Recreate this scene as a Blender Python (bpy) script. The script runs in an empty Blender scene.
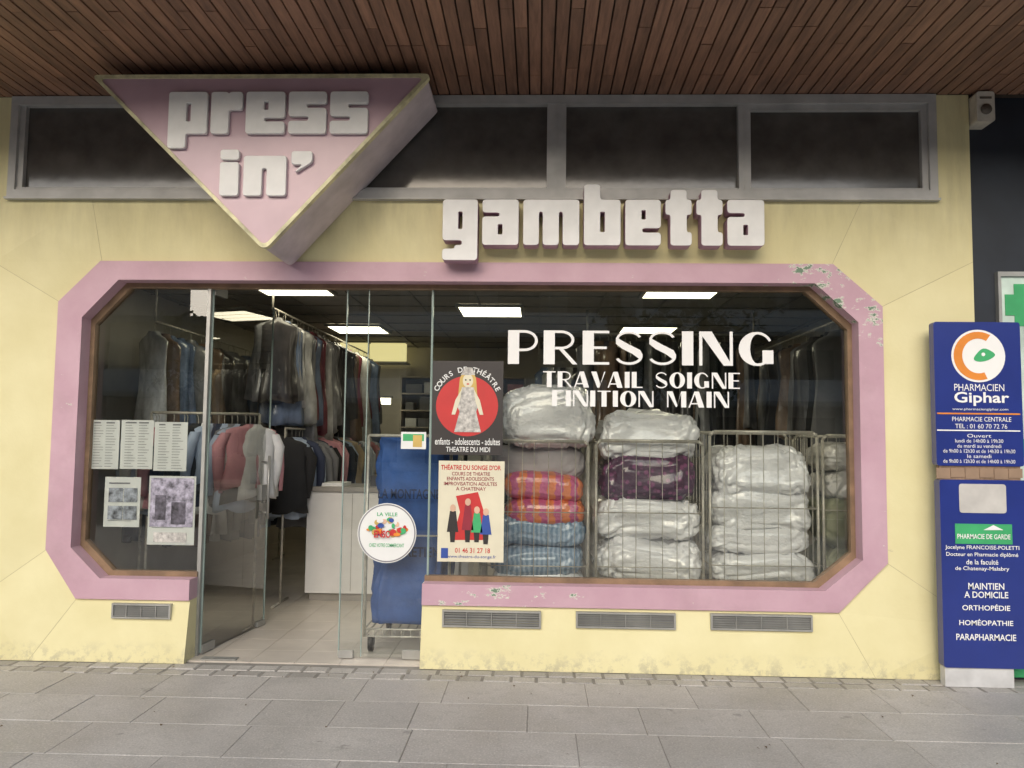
import bpy, math, random
from mathutils import Vector, Matrix, noise
random.seed(7)
scene = bpy.context.scene
R = math.radians

# ------------------------------------------------------------------ camera
CAM = Vector((0.0, -5.3, 1.5)); F = 797.0
YAW, PITCH, ROLL = 1.9, 4.0, 0.67
ROT = (Matrix.Rotation(R(YAW),3,'Z') @ Matrix.Rotation(R(90+PITCH),3,'X') @ Matrix.Rotation(R(ROLL),3,'Z'))
cd = bpy.data.cameras.new("camera"); cam = bpy.data.objects.new("camera", cd)
scene.collection.objects.link(cam)
cam.location = CAM; cam.rotation_euler = ROT.to_euler()
cd.sensor_width = 36; cd.lens = F/1024*36; cd.clip_start=.05; cd.clip_end = 600
scene.camera = cam
scene.view_settings.view_transform='Standard'; scene.view_settings.look='None'; scene.view_settings.exposure=0

def P(u, v, y=0.0):
    """image pixel, cast through the camera -> (x,z) in metres on the vertical plane Y=y"""
    d = ROT @ Vector(((u-512)/F, -(v-384)/F, -1))  # camera ray through the image pixel
    t = (y-CAM.y)/d.y
    p = CAM + d*t
    return (p.x, p.z)
def RC(l,t,r,b,y=0.0):
    a=P(l,t,y);c=P(r,b,y);e=P(r,t,y);g=P(l,b,y)
    return ((a[0]+g[0])/2,(c[0]+e[0])/2,(g[1]+c[1])/2,(a[1]+e[1])/2)  # x0,x1,z0,z1

# ------------------------------------------------------------------ materials
def new_mat(name):
    m = bpy.data.materials.new(name); m.use_nodes=True
    nt=m.node_tree; b=nt.nodes['Principled BSDF']
    return m,nt,b
def coords(nt, scale=(1,1,1)):
    tc=nt.nodes.new('ShaderNodeTexCoord'); mp=nt.nodes.new('ShaderNodeMapping')
    mp.inputs['Scale'].default_value=scale
    nt.links.new(tc.outputs['Object'],mp.inputs['Vector']); return mp.outputs['Vector']
def noise_n(nt, vec, scale, detail=3, rough=.6):
    n=nt.nodes.new('ShaderNodeTexNoise'); n.inputs['Scale'].default_value=scale
    n.inputs['Detail'].default_value=detail; n.inputs['Roughness'].default_value=rough
    nt.links.new(vec,n.inputs['Vector']); return n.outputs['Fac']
def mrange(nt, sock, a,b,c=0.,d=1.):
    n=nt.nodes.new('ShaderNodeMapRange'); n.inputs[1].default_value=a;n.inputs[2].default_value=b
    n.inputs[3].default_value=c;n.inputs[4].default_value=d
    nt.links.new(sock,n.inputs[0]); return n.outputs[0]
def mixc(nt, fac, c1, c2, mode='MIX'):
    n=nt.nodes.new('ShaderNodeMix'); n.data_type='RGBA'; n.blend_type=mode
    if hasattr(fac,'links') or hasattr(fac,'is_output'): nt.links.new(fac,n.inputs[0])
    else: n.inputs[0].default_value=fac
    for s,i in ((c1,6),(c2,7)):
        if isinstance(s,tuple): n.inputs[i].default_value=(s+(1,))[:4]
        else: nt.links.new(s,n.inputs[i])
    return n.outputs[2]
def math_n(nt,op,a,b):
    n=nt.nodes.new('ShaderNodeMath'); n.operation=op
    for s,i in ((a,0),(b,1)):
        if isinstance(s,(int,float)): n.inputs[i].default_value=s
        else: nt.links.new(s,n.inputs[i])
    return n.outputs[0]
def bump(nt,b,h,strength,dist=.01):
    n=nt.nodes.new('ShaderNodeBump'); n.inputs['Strength'].default_value=strength; n.inputs['Distance'].default_value=dist
    nt.links.new(h,n.inputs['Height']); nt.links.new(n.outputs[0],b.inputs['Normal'])
def M(name, col, rough=.6, metal=0, var=.15, vs=6, bmp=0, bs=60, rnd=0, coat=0, scl=(1,1,1)):
    m,nt,b=new_mat(name)
    v=coords(nt,scl); n=noise_n(nt,v,vs)
    dark=tuple(c*(1-var) for c in col); lite=tuple(min(1,c*(1+var*.6)) for c in col)
    c=mixc(nt,mrange(nt,n,.3,.7),dark,lite)
    if rnd:
        a=nt.nodes.new('ShaderNodeAttribute'); a.attribute_name='rnd'
        k=mrange(nt,a.outputs['Fac'],0,1,1-rnd,1+rnd)
        cc=nt.nodes.new('ShaderNodeCombineColor')
        for i in range(3): nt.links.new(k,cc.inputs[i])
        c=mixc(nt,1.0,c,cc.outputs[0],'MULTIPLY')
    nt.links.new(c,b.inputs['Base Color'])
    b.inputs['Roughness'].default_value=rough; b.inputs['Metallic'].default_value=metal
    if coat: b.inputs['Coat Weight'].default_value=coat; b.inputs['Coat Roughness'].default_value=.12
    if bmp: bump(nt,b,noise_n(nt,v,bs,2),bmp)
    return m
def EM(name,col,s):
    m,nt,b=new_mat(name); b.inputs['Base Color'].default_value=col+(1,)
    b.inputs['Emission Color'].default_value=col+(1,); b.inputs['Emission Strength'].default_value=s
    return m

def wall_mat():
    m,nt,b=new_mat('yellow_painted_render')
    v=coords(nt); n=noise_n(nt,v,2.2,5); c=mixc(nt,mrange(nt,n,.3,.7),(.70,.635,.35),(.78,.72,.43))
    geo=nt.nodes.new('ShaderNodeNewGeometry'); sx=nt.nodes.new('ShaderNodeSeparateXYZ'); nt.links.new(geo.outputs['Position'],sx.inputs[0])
    z=sx.outputs['Z']
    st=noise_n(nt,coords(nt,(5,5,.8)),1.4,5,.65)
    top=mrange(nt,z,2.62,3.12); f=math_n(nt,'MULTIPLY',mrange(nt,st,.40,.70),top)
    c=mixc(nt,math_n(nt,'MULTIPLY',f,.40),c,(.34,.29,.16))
    sp=noise_n(nt,coords(nt,(3,3,3)),4,7,.75); low=mrange(nt,z,.14,.0,.0,1)
    f2=math_n(nt,'MULTIPLY',mrange(nt,sp,.48,.60),low)
    c=mixc(nt,math_n(nt,'MULTIPLY',f2,.55),c,(.30,.28,.22))
    sc=noise_n(nt,coords(nt,(1,1,4)),5,8,.8)
    c=mixc(nt,mrange(nt,sc,.66,.69,0,.35),c,(.42,.37,.26))
    nt.links.new(c,b.inputs['Base Color']); b.inputs['Roughness'].default_value=.6
    bump(nt,b,noise_n(nt,v,40,3),.2,.004); return m
def pink_mat():
    m,nt,b=new_mat('pink_paint_chipped')
    v=coords(nt); c=mixc(nt,mrange(nt,noise_n(nt,v,3,5),.3,.7),(.51,.315,.385),(.59,.39,.46))
    ch=noise_n(nt,coords(nt,(1,1,1.8)),10,7,.72)
    geo=nt.nodes.new('ShaderNodeNewGeometry'); sx=nt.nodes.new('ShaderNodeSeparateXYZ'); nt.links.new(geo.outputs['Position'],sx.inputs[0])
    X=sx.outputs['X'];Z=sx.outputs['Z']
    xr=mrange(nt,X,1.3,2.0,0,.17); zz=mrange(nt,Z,2.1,2.4,0,1)
    lo=math_n(nt,'MULTIPLY',mrange(nt,Z,.62,.50,0,.10),mrange(nt,math_n(nt,'ABSOLUTE',math_n(nt,'ADD',X,.35),0),.9,.2,0,1))
    th=math_n(nt,'ADD',math_n(nt,'ADD',ch,math_n(nt,'MULTIPLY',xr,zz)),lo)
    c=mixc(nt,mrange(nt,th,.68,.685),c,(.68,.68,.60))
    c=mixc(nt,mrange(nt,th,.715,.72),c,(.14,.23,.15))
    gr=noise_n(nt,coords(nt,(1,1,1)),1.7,5,.7)
    c=mixc(nt,mrange(nt,gr,.52,.8,0,.5),c,(.36,.25,.26))
    nt.links.new(c,b.inputs['Base Color']); b.inputs['Roughness'].default_value=.5
    bump(nt,b,th,.25,.004); return m
def glass_mat(name, tint=(.92,.95,.93), k=2.3, add=.012):
    m=bpy.data.materials.new(name); m.use_nodes=True; nt=m.node_tree
    nt.nodes.remove(nt.nodes['Principled BSDF']); out=nt.nodes['Material Output']
    t=nt.nodes.new('ShaderNodeBsdfTransparent'); t.inputs[0].default_value=tint+(1,)
    g=nt.nodes.new('ShaderNodeBsdfGlossy'); g.inputs['Roughness'].default_value=.004
    fr=nt.nodes.new('ShaderNodeFresnel'); fr.inputs[0].default_value=1.52
    k_=math_n(nt,'MULTIPLY',fr.outputs[0],k); k_=math_n(nt,'ADD',k_,add); k_=math_n(nt,'MINIMUM',k_,.95)
    bp=nt.nodes.new('ShaderNodeBump'); bp.inputs['Strength'].default_value=.08; bp.inputs['Distance'].default_value=.003
    nt.links.new(noise_n(nt,coords(nt),1.6,1),bp.inputs['Height']); nt.links.new(bp.outputs[0],g.inputs['Normal'])
    mx=nt.nodes.new('ShaderNodeMixShader'); nt.links.new(k_,mx.inputs[0])
    nt.links.new(t.outputs[0],mx.inputs[1]); nt.links.new(g.outputs[0],mx.inputs[2]); nt.links.new(mx.outputs[0],out.inputs[0])
    return m
def pattern_mat(name,c1,c2,kind,scale,scl=(1,1,1)):
    m,nt,b=new_mat(name); v=coords(nt,scl)
    if kind=='vor':
        t=nt.nodes.new('ShaderNodeTexVoronoi'); t.inputs['Scale'].default_value=scale; nt.links.new(v,t.inputs['Vector']); f=mrange(nt,t.outputs['Distance'],.25,.45)
    else:
        t=nt.nodes.new('ShaderNodeTexWave'); t.inputs['Scale'].default_value=scale; t.inputs['Distortion'].default_value=3; nt.links.new(v,t.inputs['Vector']); f=mrange(nt,t.outputs['Fac'],.4,.6)
    nt.links.new(mixc(nt,f,c1,c2),b.inputs['Base Color']); b.inputs['Roughness'].default_value=.45
    b.inputs['Coat Weight'].default_value=1.; b.inputs['Coat Roughness'].default_value=.07
    bump(nt,b,noise_n(nt,coords(nt),16,4),.6,.025); return m

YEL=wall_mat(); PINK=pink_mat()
GLASS=glass_mat('shop_glass')
ALU=M('aluminium',(.42,.42,.40),.42,.5,.2,5)
ALUW=M('pale_aluminium_frame',(.45,.45,.44),.5,.15,.22,4)
DARKPANE=M('dark_transom_glass',(.085,.080,.074),.10,0,.3,5,.04,8)
WOODF=M('brown_window_frame',(.26,.17,.10),.5,0,.3,8)
SOFF=M('soffit_boards',(.255,.138,.09),.55,0,.35,3,.2,30,rnd=.22,scl=(12,1.2,1))
BLACK=M('near_black',(.012,.012,.012),.5,0,0)
WHITE=M('white_vinyl',(.86,.86,.85),.5,0,.03)
LETW=M('white_sign_letter',(.80,.80,.79),.5,0,.10,5)
LETP=M('letter_return_mauve',(.42,.26,.33),.55,0,.25,8)
SIGNP=M('sign_pink_panel',(.50,.335,.395),.35,0,.12,2.5,coat=.2)
SIGNS=M('sign_side_panel',(.64,.57,.59),.45,0,.22,4)
SIGNR=M('sign_rim_cream',(.66,.62,.38),.5,0,.4,9)
STEEL=M('galvanised_wire',(.55,.52,.45),.4,.3,.3,20)
def slab_mat(name,col,rnd):
    m,nt,b=new_mat(name);v=coords(nt)
    a=noise_n(nt,v,1.3,5,.65);f=noise_n(nt,v,90,2,.7);g=noise_n(nt,v,14,4,.6)
    c=mixc(nt,mrange(nt,a,.3,.7),tuple(x*.72 for x in col),tuple(x*1.12 for x in col))
    c=mixc(nt,mrange(nt,g,.52,.72,0,.4),c,tuple(x*.6 for x in col))
    c=mixc(nt,mrange(nt,f,.52,.68,0,.45),c,tuple(x*.5 for x in col))
    c=mixc(nt,mrange(nt,f,.44,.32,0,.45),c,tuple(min(1,x*1.5) for x in col))
    sp=noise_n(nt,v,5,3,.5);c=mixc(nt,mrange(nt,sp,.70,.72,0,.5),c,tuple(x*.4 for x in col))
    at=nt.nodes.new('ShaderNodeAttribute');at.attribute_name='rnd';k=mrange(nt,at.outputs['Fac'],0,1,1-rnd,1+rnd)
    cc=nt.nodes.new('ShaderNodeCombineColor')
    for i in range(3): nt.links.new(k,cc.inputs[i])
    c=mixc(nt,1.0,c,cc.outputs[0],'MULTIPLY');nt.links.new(c,b.inputs['Base Color'])
    nt.links.new(mrange(nt,a,.35,.65,.42,.75),b.inputs['Roughness']);bump(nt,b,f,.35,.004);return m
CONC=slab_mat('pavement_slab',(.46,.44,.412),.06)
SETT=slab_mat('pavement_sett',(.42,.40,.37),.15)
JOINT=M('pavement_joint',(.26,.245,.22),.9,0,.3,9)
ASPH=M('asphalt',(.055,.055,.055),.85,0,.3,3)
FLOORI=M('shop_floor_tile',(.58,.53,.46),.35,0,.12,3)
CEILI=M('shop_ceiling',(.30,.28,.25),.8,0,.1)
WALLI=M('shop_inner_wall',(.64,.60,.53),.8,0,.12,2)
NAVYW=M('dark_neighbour_wall',(.018,.024,.036),.45,0,.3,3)
LAMP=EM('lamp_diffuser',(1.,.92,.66),5.5)
LAMPW=EM('lamp_box_warm',(.90,.78,.36),.9)

# ------------------------------------------------------------------ mesh builder
def fillet(pts,r,n=4):
    out=[];N=len(pts)
    for i in range(N):
        p=Vector(pts[i]);a=Vector(pts[i-1])-p;b=Vector(pts[(i+1)%N])-p
        ra=min(r,a.length*.45);rb=min(r,b.length*.45)
        s=p+a.normalized()*ra;e=p+b.normalized()*rb
        for k in range(n+1):
            t=k/n; q=s*(1-t)**2+p*2*t*(1-t)+e*t*t; out.append((q.x,q.y))
    return out
class MB:
    def __init__(s): s.v=[];s.f=[];s.m=[];s.r=[];s.sm=[]
    def add(s,vs,fs,mi=0,smooth=False,r=None):
        o=len(s.v); s.v+=[tuple(q) for q in vs]
        if r is None:r=random.random()
        for f in fs: s.f.append([i+o for i in f]);s.m.append(mi);s.r.append(r);s.sm.append(smooth)
    def box(s,x0,x1,y0,y1,z0,z1,mi=0,r=None):
        s.add([(x0,y0,z0),(x1,y0,z0),(x1,y1,z0),(x0,y1,z0),(x0,y0,z1),(x1,y0,z1),(x1,y1,z1),(x0,y1,z1)],
          [(0,1,5,4),(1,2,6,5),(2,3,7,6),(3,0,4,7),(4,5,6,7),(3,2,1,0)],mi,r=r)
    def slab(s,x0,x1,y0,y1,z0,z1,b=.006,mi=0,r=None):
        s.add([(x0,y0,z0),(x1,y0,z0),(x1,y1,z0),(x0,y1,z0),(x0,y0,z1-b),(x1,y0,z1-b),(x1,y1,z1-b),(x0,y1,z1-b),
               (x0+b,y0+b,z1),(x1-b,y0+b,z1),(x1-b,y1-b,z1),(x0+b,y1-b,z1)],
          [(0,1,5,4),(1,2,6,5),(2,3,7,6),(3,0,4,7),(4,5,9,8),(5,6,10,9),(6,7,11,10),(7,4,8,11),(8,9,10,11)],mi,r=r)
    def prism(s,pts,y0,y1,mi=0,side=None):
        n=len(pts);vs=[(x,y0,z) for x,z in pts]+[(x,y1,z) for x,z in pts]
        s.add(vs,[tuple(range(n)),tuple(range(2*n-1,n-1,-1))],mi)
        s.add(vs,[(i,i+n,(i+1)%n+n,(i+1)%n) for i in range(n)],mi if side is None else side)
    def tube(s,p0,p1,r,n=6,mi=0,r1=None):
        p0=Vector(p0);p1=Vector(p1);d=(p1-p0).normalized();a=d.orthogonal().normalized();b=d.cross(a)
        if r1 is None:r1=r
        vs=[];
        for p,rr in((p0,r),(p1,r1)):
            for i in range(n):
                t=2*math.pi*i/n; vs.append(p+a*math.cos(t)*rr+b*math.sin(t)*rr)
        s.add(vs,[(i,(i+1)%n,(i+1)%n+n,i+n) for i in range(n)]+[tuple(range(n))[::-1],tuple(range(n,2*n))],mi,True)
    def path(s,pts,r,n=6,mi=0):
        for a,b in zip(pts,pts[1:]): s.tube(a,b,r,n,mi)
    def ring(s,o,i_,y0,y1,skip=(),mi=0):
        n=len(o)
        for k in range(n):
            if k in skip: continue
            j=(k+1)%n
            vs=[(o[k][0],y0,o[k][1]),(o[j][0],y0,o[j][1]),(i_[j][0],y0,i_[j][1]),(i_[k][0],y0,i_[k][1])]
            vs+=[(x,y1,z) for x,_,z in vs]
            fs=[(0,1,2,3),(0,4,5,1),(3,2,6,7),(7,6,5,4)]
            if (k-1)%n in skip: fs.append((0,3,7,4))
            if j in skip: fs.append((1,5,6,2))
            s.add(vs,fs,mi)
    def obj(s,name,mats):
        me=bpy.data.meshes.new(name); me.from_pydata(s.v,[],s.f)
        if not isinstance(mats,(list,tuple)):mats=[mats]
        for m in mats: me.materials.append(m)
        me.polygons.foreach_set('material_index',s.m); me.polygons.foreach_set('use_smooth',s.sm)
        a=me.attributes.new('rnd','FLOAT','FACE'); a.data.foreach_set('value',s.r)
        me.update(); o=bpy.data.objects.new(name,me); scene.collection.objects.link(o); return o
def group(name,kids):
    bpy.context.view_layer.update()
    pts=[k.matrix_world@Vector(c) for k in kids for c in k.bound_box]
    lo=[min(p[i] for p in pts) for i in range(3)];hi=[max(p[i] for p in pts) for i in range(3)]
    loc=Vector(((lo[0]+hi[0])/2,(lo[1]+hi[1])/2,lo[2]))
    e=bpy.data.objects.new(name,None);scene.collection.objects.link(e);e.location=loc;e.empty_display_size=.2
    for k in kids: k.parent=e;k.matrix_parent_inverse=Matrix.Translation(-loc)
    return e
def text_fit(body,rc,y,mat,bold=0,name='text',spacing=1.0):
    c=bpy.data.curves.new(name,'FONT');c.body=body;c.size=1;c.offset=bold;c.extrude=0;c.space_character=spacing
    c.resolution_u=3
    c.materials.append(mat);o=bpy.data.objects.new(name,c);scene.collection.objects.link(o)
    bpy.context.view_layer.update();bb=o.bound_box
    bx0=min(q[0] for q in bb);bx1=max(q[0] for q in bb);by0=min(q[1] for q in bb);by1=max(q[1] for q in bb)
    x0,x1,z0,z1=rc;sx=(x1-x0)/(bx1-bx0);sz=(z1-z0)/(by1-by0)
    o.rotation_euler=(R(90),0,0);o.scale=(sx,sz,1);o.location=(x0-bx0*sx,y,z0-by0*sz);return o
def disc(cx,cz,rx,rz=None,n=32,a0=0,a1=360):
    rz=rz or rx
    return [(cx+rx*math.cos(R(a0+(a1-a0)*i/n)),cz+rz*math.sin(R(a0+(a1-a0)*i/n))) for i in range(n if a1-a0==360 else n+1)]
def flat(name,pts,y,mat,t=.0008):
    b=MB();b.prism(pts,y,y+t);return b.obj(name,mat)
def rect(rc): x0,x1,z0,z1=rc; return [(x0,z0),(x1,z0),(x1,z1),(x0,z1)]

# ------------------------------------------------------------------ facade key dimensions
def avg(*a): return sum(a)/len(a)
YP=.06
def octo(px,y):
    q={k:P(*v,y) for k,v in px.items()}
    zt=avg(q['a'][1],q['b'][1]);zb=avg(q['e'][1],q['h'][1],q['r'][1],q['l'][1])
    xr=avg(q['c'][0],q['d'][0]);xl=avg(q['f'][0],q['g'][0]);zc=avg(q['c'][1],q['f'][1]);zd=avg(q['d'][1],q['g'][1])
    return [(q['a'][0],zt),(q['b'][0],zt),(xr,zc),(xr,zd),(q['e'][0],zb),(q['r'][0],zb),(q['l'][0],zb),(q['h'][0],zb),(xl,zd),(xl,zc)]
OUT=octo(dict(a=(102,262),b=(832,264),c=(881,307),d=(887,562),e=(838,611),r=(422,606),l=(190,600),h=(77,598),f=(60,302),g=(47,550)),YP)
INN=octo(dict(a=(120,280),b=(814,284),c=(857,322),d=(862,562),e=(824,590),r=(422,584),l=(190,580),h=(101,577),f=(82,318),g=(74,545)),YP)
for i in (5,6): INN[i]=(OUT[i][0],INN[i][1])
ZS=3.845                                   # soffit
TR=RC(12,97,935,199,0)                      # transom band
XR=P(974,300,0)[0]; XL=-6.0
ZT=TR[2]
kids=[]
# sculpted yellow panels
wb=MB()
C={'TL1':(P(92,203)[0],ZT),'TL2':(P(-6,262)[0],P(-6,262)[1]),'TR1':(P(862,208)[0],ZT),'TR2':(XR,P(972,262)[1]),
 'BR2':(XR,P(972,628)[1]),'BR1':(P(876,678)[0],0.),'BL2':(P(-12,600)[0],P(-12,600)[1]),'BL1':(P(28,660)[0],0.)}
xl0=C['TL2'][0]; C['BL2']=(xl0,C['BL2'][1])
def q(*pts): wb.add([(p[0],y,p[1]) for p,y in pts],[tuple(range(len(pts)))])
o=lambda i:(OUT[i],YP)
w=lambda p:(p,0.)
q(w(C['TL1']),w(C['TR1']),o(1),o(0))
q(w(C['TR1']),w((XR,ZT)),w(C['TR2']),o(2)); q(w(C['TR1']),o(2),o(1))
q(w(C['TR2']),w(C['BR2']),o(3),o(2))
q(w(C['BR2']),w((XR,0)),w(C['BR1'])); q(w(C['BR2']),w(C['BR1']),o(4),o(3))
q(w(C['BR1']),w((OUT[5][0],0)),o(5),o(4))
q(w((OUT[6][0],0)),w(C['BL1']),o(7),o(6))
q(w(C['BL1']),w((xl0,0)),w(C['BL2'])); q(w(C['BL1']),w(C['BL2']),o(8),o(7))
q(w(C['BL2']),w(C['TL2']),o(9),o(8))
q(w(C['TL2']),w((xl0,ZT)),w(C['TL1'])); q(w(C['TL2']),w(C['TL1']),o(0),o(9))
wb.box(XL,xl0,0,.3,0,ZS)
wb.box(xl0,TR[0],-.001,.2,ZT,ZS); wb.box(TR[1],XR,-.001,.2,ZT,ZS)
wb.box(TR[0],TR[1],0.0,.2,TR[3],ZS)
wb.box(XR-.02,XR,0.001,.3,0,ZT)
wb.box(OUT[5][0]+.001,XR-.03,.075,.28,0,INN[5][1]-.01)
wb.box(xl0,OUT[6][0]-.001,.062,.28,0,INN[5][1]-.01)
wb.add([(OUT[6][0],0,0),(OUT[6][0],.28,0),(OUT[6][0],.28,OUT[6][1]),(OUT[6][0],YP,OUT[6][1])],[(0,1,2,3)])
wb.add([(OUT[5][0],0,0),(OUT[5][0],.28,0),(OUT[5][0],.28,OUT[6][1]),(OUT[5][0],YP,OUT[6][1])],[(0,1,2,3)])
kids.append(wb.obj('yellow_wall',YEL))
gb=MB()
def groove(a,b):
    d=Vector((b[0]-a[0],0,b[1]-a[1]));n=Vector((-d.z,0,d.x)).normalized()*.0014
    A=Vector((a[0],-.001,a[1]));B=Vector((b[0],YP-.001,b[1]))
    gb.add([A-n,A+n,B+n,B-n],[(0,1,2,3)])
for k,i in(('TL1',0),('TL2',9),('TR1',1),('TR2',2),('BR2',3),('BR1',4),('BL1',7),('BL2',8)): groove(C[k],OUT[i])
kids.append(gb.obj('panel_joint',M('joint_line',(.50,.44,.26),.8)))  # thin flat strips, darker yellow than the wall, along the panel creases
pb=MB(); pb.ring(OUT,INN,YP-.02,.17,skip=(5,)); kids.append(pb.obj('pink_window_surround',PINK))
cx,cz=avg(INN[2][0],INN[9][0]),avg(INN[0][1],INN[4][1])
def inset(pts,d):
    out=[]
    for x,z in pts:
        out.append((x+(d if x<cx else -d)*(1 if abs(x-cx)>.8 else 0)*.9, z+(d if z<cz else -d)))
    return out
IN2=inset(INN,.034)
IN2[5]=(INN[5][0],IN2[5][1]);IN2[6]=(INN[6][0],IN2[6][1])
fb=MB(); fb.ring([(x*1.0,z) for x,z in INN],IN2,.155,.215,skip=(5,)); kids.append(fb.obj('brown_window_frame',WOODF))
# transom
tb=MB(); x0,x1,z0,z1=TR
tb.box(x0,x1,-.03,.06,z0,z0+.055); tb.box(x0,x1,-.03,.06,z1-.06,z1)
tb.box(x0-.002,x0+.05,-.028,.06,z0,z1); tb.box(x1-.05,x1+.002,-.028,.06,z0,z1)
tb.box(x0+.05,x0+.09,-.005,.06,z0+.055,z1-.06);tb.box(x1-.09,x1-.05,-.005,.06,z0+.055,z1-.06)
tb.box(x0+.05,x1-.05,-.012,.06,z0+.055,z0+.075)
for a,b in((547,566),(738,750),(232,246)):
    xa=P(a,150)[0];xb=P(b,150)[0]; tb.box(xa,xb,-.02,.06,z0+.056,z1-.061)
    tb.box((xa+xb)/2-.004,(xa+xb)/2+.004,-.024,.05,z0+.056,z1-.061)
xa=P(750,150)[0];tb.box(xa,x1-.09,-.01,.055,z1-.10,z1-.06)
tb.box(x0-.01,x1+.01,-.045,-.002,z0-.014,z0)
kids.append(tb.obj('transom_frame',ALUW))
tp=MB(); tp.box(x0+.04,x1-.04,.03,.05,z0+.02,z1-.02); kids.append(tp.obj('transom_panes',DARKPANE))
# glazing
YG=.19
gm=MB()
def pane(pts,y=YG): gm.add([(x,y,z) for x,z in pts],[tuple(range(len(pts)))])
xd0=P(205,480,YG)[0]; xd1=P(343,480,YG)[0]; xd2=P(430,480,YG)[0]
zt=INN[0][1]
pane([(xd0,zt),INN[0],INN[9],INN[8],INN[7],(xd0,INN[6][1])])
pane([(xd2,INN[5][1]),INN[4],INN[3],INN[2],INN[1],(xd2,zt)])
kids.append(gm.obj('window_glass',GLASS))
db=MB()
db.box(xd0-.024,xd0,YG-.02,YG+.03,0,zt); db.box(xd0-.05,OUT[6][0]+.0,YG-.01,YG+.03,0,INN[6][1])
kids.append(db.obj('door_post',ALU))
sb=MB(); sb.box(xd2-.004,xd2+.004,YG-.004,YG+.006,INN[5][1]-.0,zt); kids.append(sb.obj('glass_joint',M('glass_edge',(.25,.33,.30),.2)))
shop_kids=kids
# soffit boards
YC=-1.6
s=MB();wd=.078;x=-6.
while x<7.5:
    y=YC
    while y<.0:
        L_=random.choice((.5,.7,.9,1.3));y2=min(y+L_,0.)
        if y2>-.25:y2=0.
        s.box(x,x+wd-.011,y,y2-.004,ZS+random.uniform(0,.004),ZS+.03)
        y=y2
    x+=wd
shop_kids.append(s.obj('soffit_boards',SOFF))
s=MB();s.box(-6,7.6,YC,.0,ZS+.032,ZS+.35);s.box(-6,7.6,YC-.12,YC-.002,ZS-.01,ZS+.5)
s.box(-6,7.6,.0,8,ZS+.002,ZS+.6)
shop_kids.append(s.obj('canopy_slab',M('canopy_dark',(.05,.035,.025),.8)))
s=MB();s.box(-6,7.6,.2,8,ZS+.6,ZS+6);shop_kids.append(s.obj('upper_storeys',M('upper_wall',(.45,.42,.36),.8)))
# interior shell
IX0,IX1,IY1,IZ=-3.7,3.1,6.4,2.85
s=MB()
s.box(IX0-.1,IX0,.3,IY1,0,IZ);s.box(IX1,IX1+.1,.3,IY1,0,IZ);s.box(IX0,IX1,IY1,IY1+.1,0,IZ)
s.box(IX0,IX1,.22,.30,zt+.06,IZ)
s.box(IX0,INN[9][0]-.03,.22,.3,0,zt+.06); s.box(INN[2][0]+.03,IX1,.22,.3,0,zt+.06)
shop_kids.append(s.obj('inner_walls',WALLI))
s=MB();s.box(IX0,IX1,.2,IY1,IZ,IZ+.1)
shop_kids.append(s.obj('inner_ceiling',CEILI))
s=MB()
for i in range(11): s.box(IX0,IX1,.3+i*.6,.315+i*.6,IZ-.012,IZ-.001)
for i in range(12): s.box(IX0+.1+i*.6,IX0+.115+i*.6,.3,IY1,IZ-.013,IZ-.002)
shop_kids.append(s.obj('ceiling_grid',M('ceiling_grid',(.22,.21,.18),.6)))
s=MB();
x=IX0
while x<IX1:
    y=.06
    while y<IY1:
        s.box(x,x+.297,y,y+.297,-.02,.006); y+=.3
    x+=.3
shop_kids.append(s.obj('inner_floor',FLOORI))
group('dry_cleaning_shop',shop_kids)

# ceiling lights
def clight_at(px,py,wx=.62,wy=.62,z=IZ-.03):
    b=MB();b.box(px-wx/2,px+wx/2,py-wy/2,py+wy/2,z,z+.02);a=b.obj('diffuser',LAMP)
    f=MB()
    for (a0,a1,b0,b1) in((-wx/2-.03,-wx/2,-wy/2,wy/2),(wx/2,wx/2+.03,-wy/2,wy/2),(-wx/2-.03,wx/2+.03,-wy/2-.03,-wy/2),(-wx/2-.03,wx/2+.03,wy/2,wy/2+.03)):
        f.box(px+a0,px+a1,py+b0,py+b1,z-.004,z+.025)
    for k in(-.1,.1): f.box(px-wx/2,px+wx/2,py+k-.004,py+k+.004,z-.003,z-.001)
    group('ceiling_light',[a,f.obj('housing',ALU)])
def clight(u,v):
    z=IZ-.03;d=ROT@Vector(((u-512)/F,-(v-384)/F,-1));t=(z-CAM.z)/d.z;p=CAM+d*t;clight_at(p.x,p.y)
for u,v in((291,289),(359,330),(491,312),(682,292),(647,331)): clight(u,v)
# illuminated box at the back
b=MB();r=RC(340,342,405,361,5.9);b.box(r[0],r[1],5.9,6.05,r[2],r[3]);a=b.obj('face',LAMPW)
f=MB();f.box(r[0]-.02,r[1]+.02,5.92,6.3,r[3],r[3]+.02);f.box(r[0]-.02,r[1]+.02,5.92,6.3,r[2]-.02,r[2]);group('light_box',[a,f.obj('housing',ALU)])
b=MB();r=RC(360,398,390,404,5.7);b.box(r[0],r[1],5.7,5.76,r[2],r[3]);a=b.obj('tube',LAMP)
f=MB();f.box(r[0]-.03,r[1]+.03,5.69,5.78,r[3],r[3]+.03);group('fluorescent_tube_light',[a,f.obj('housing',ALU)])

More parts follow.
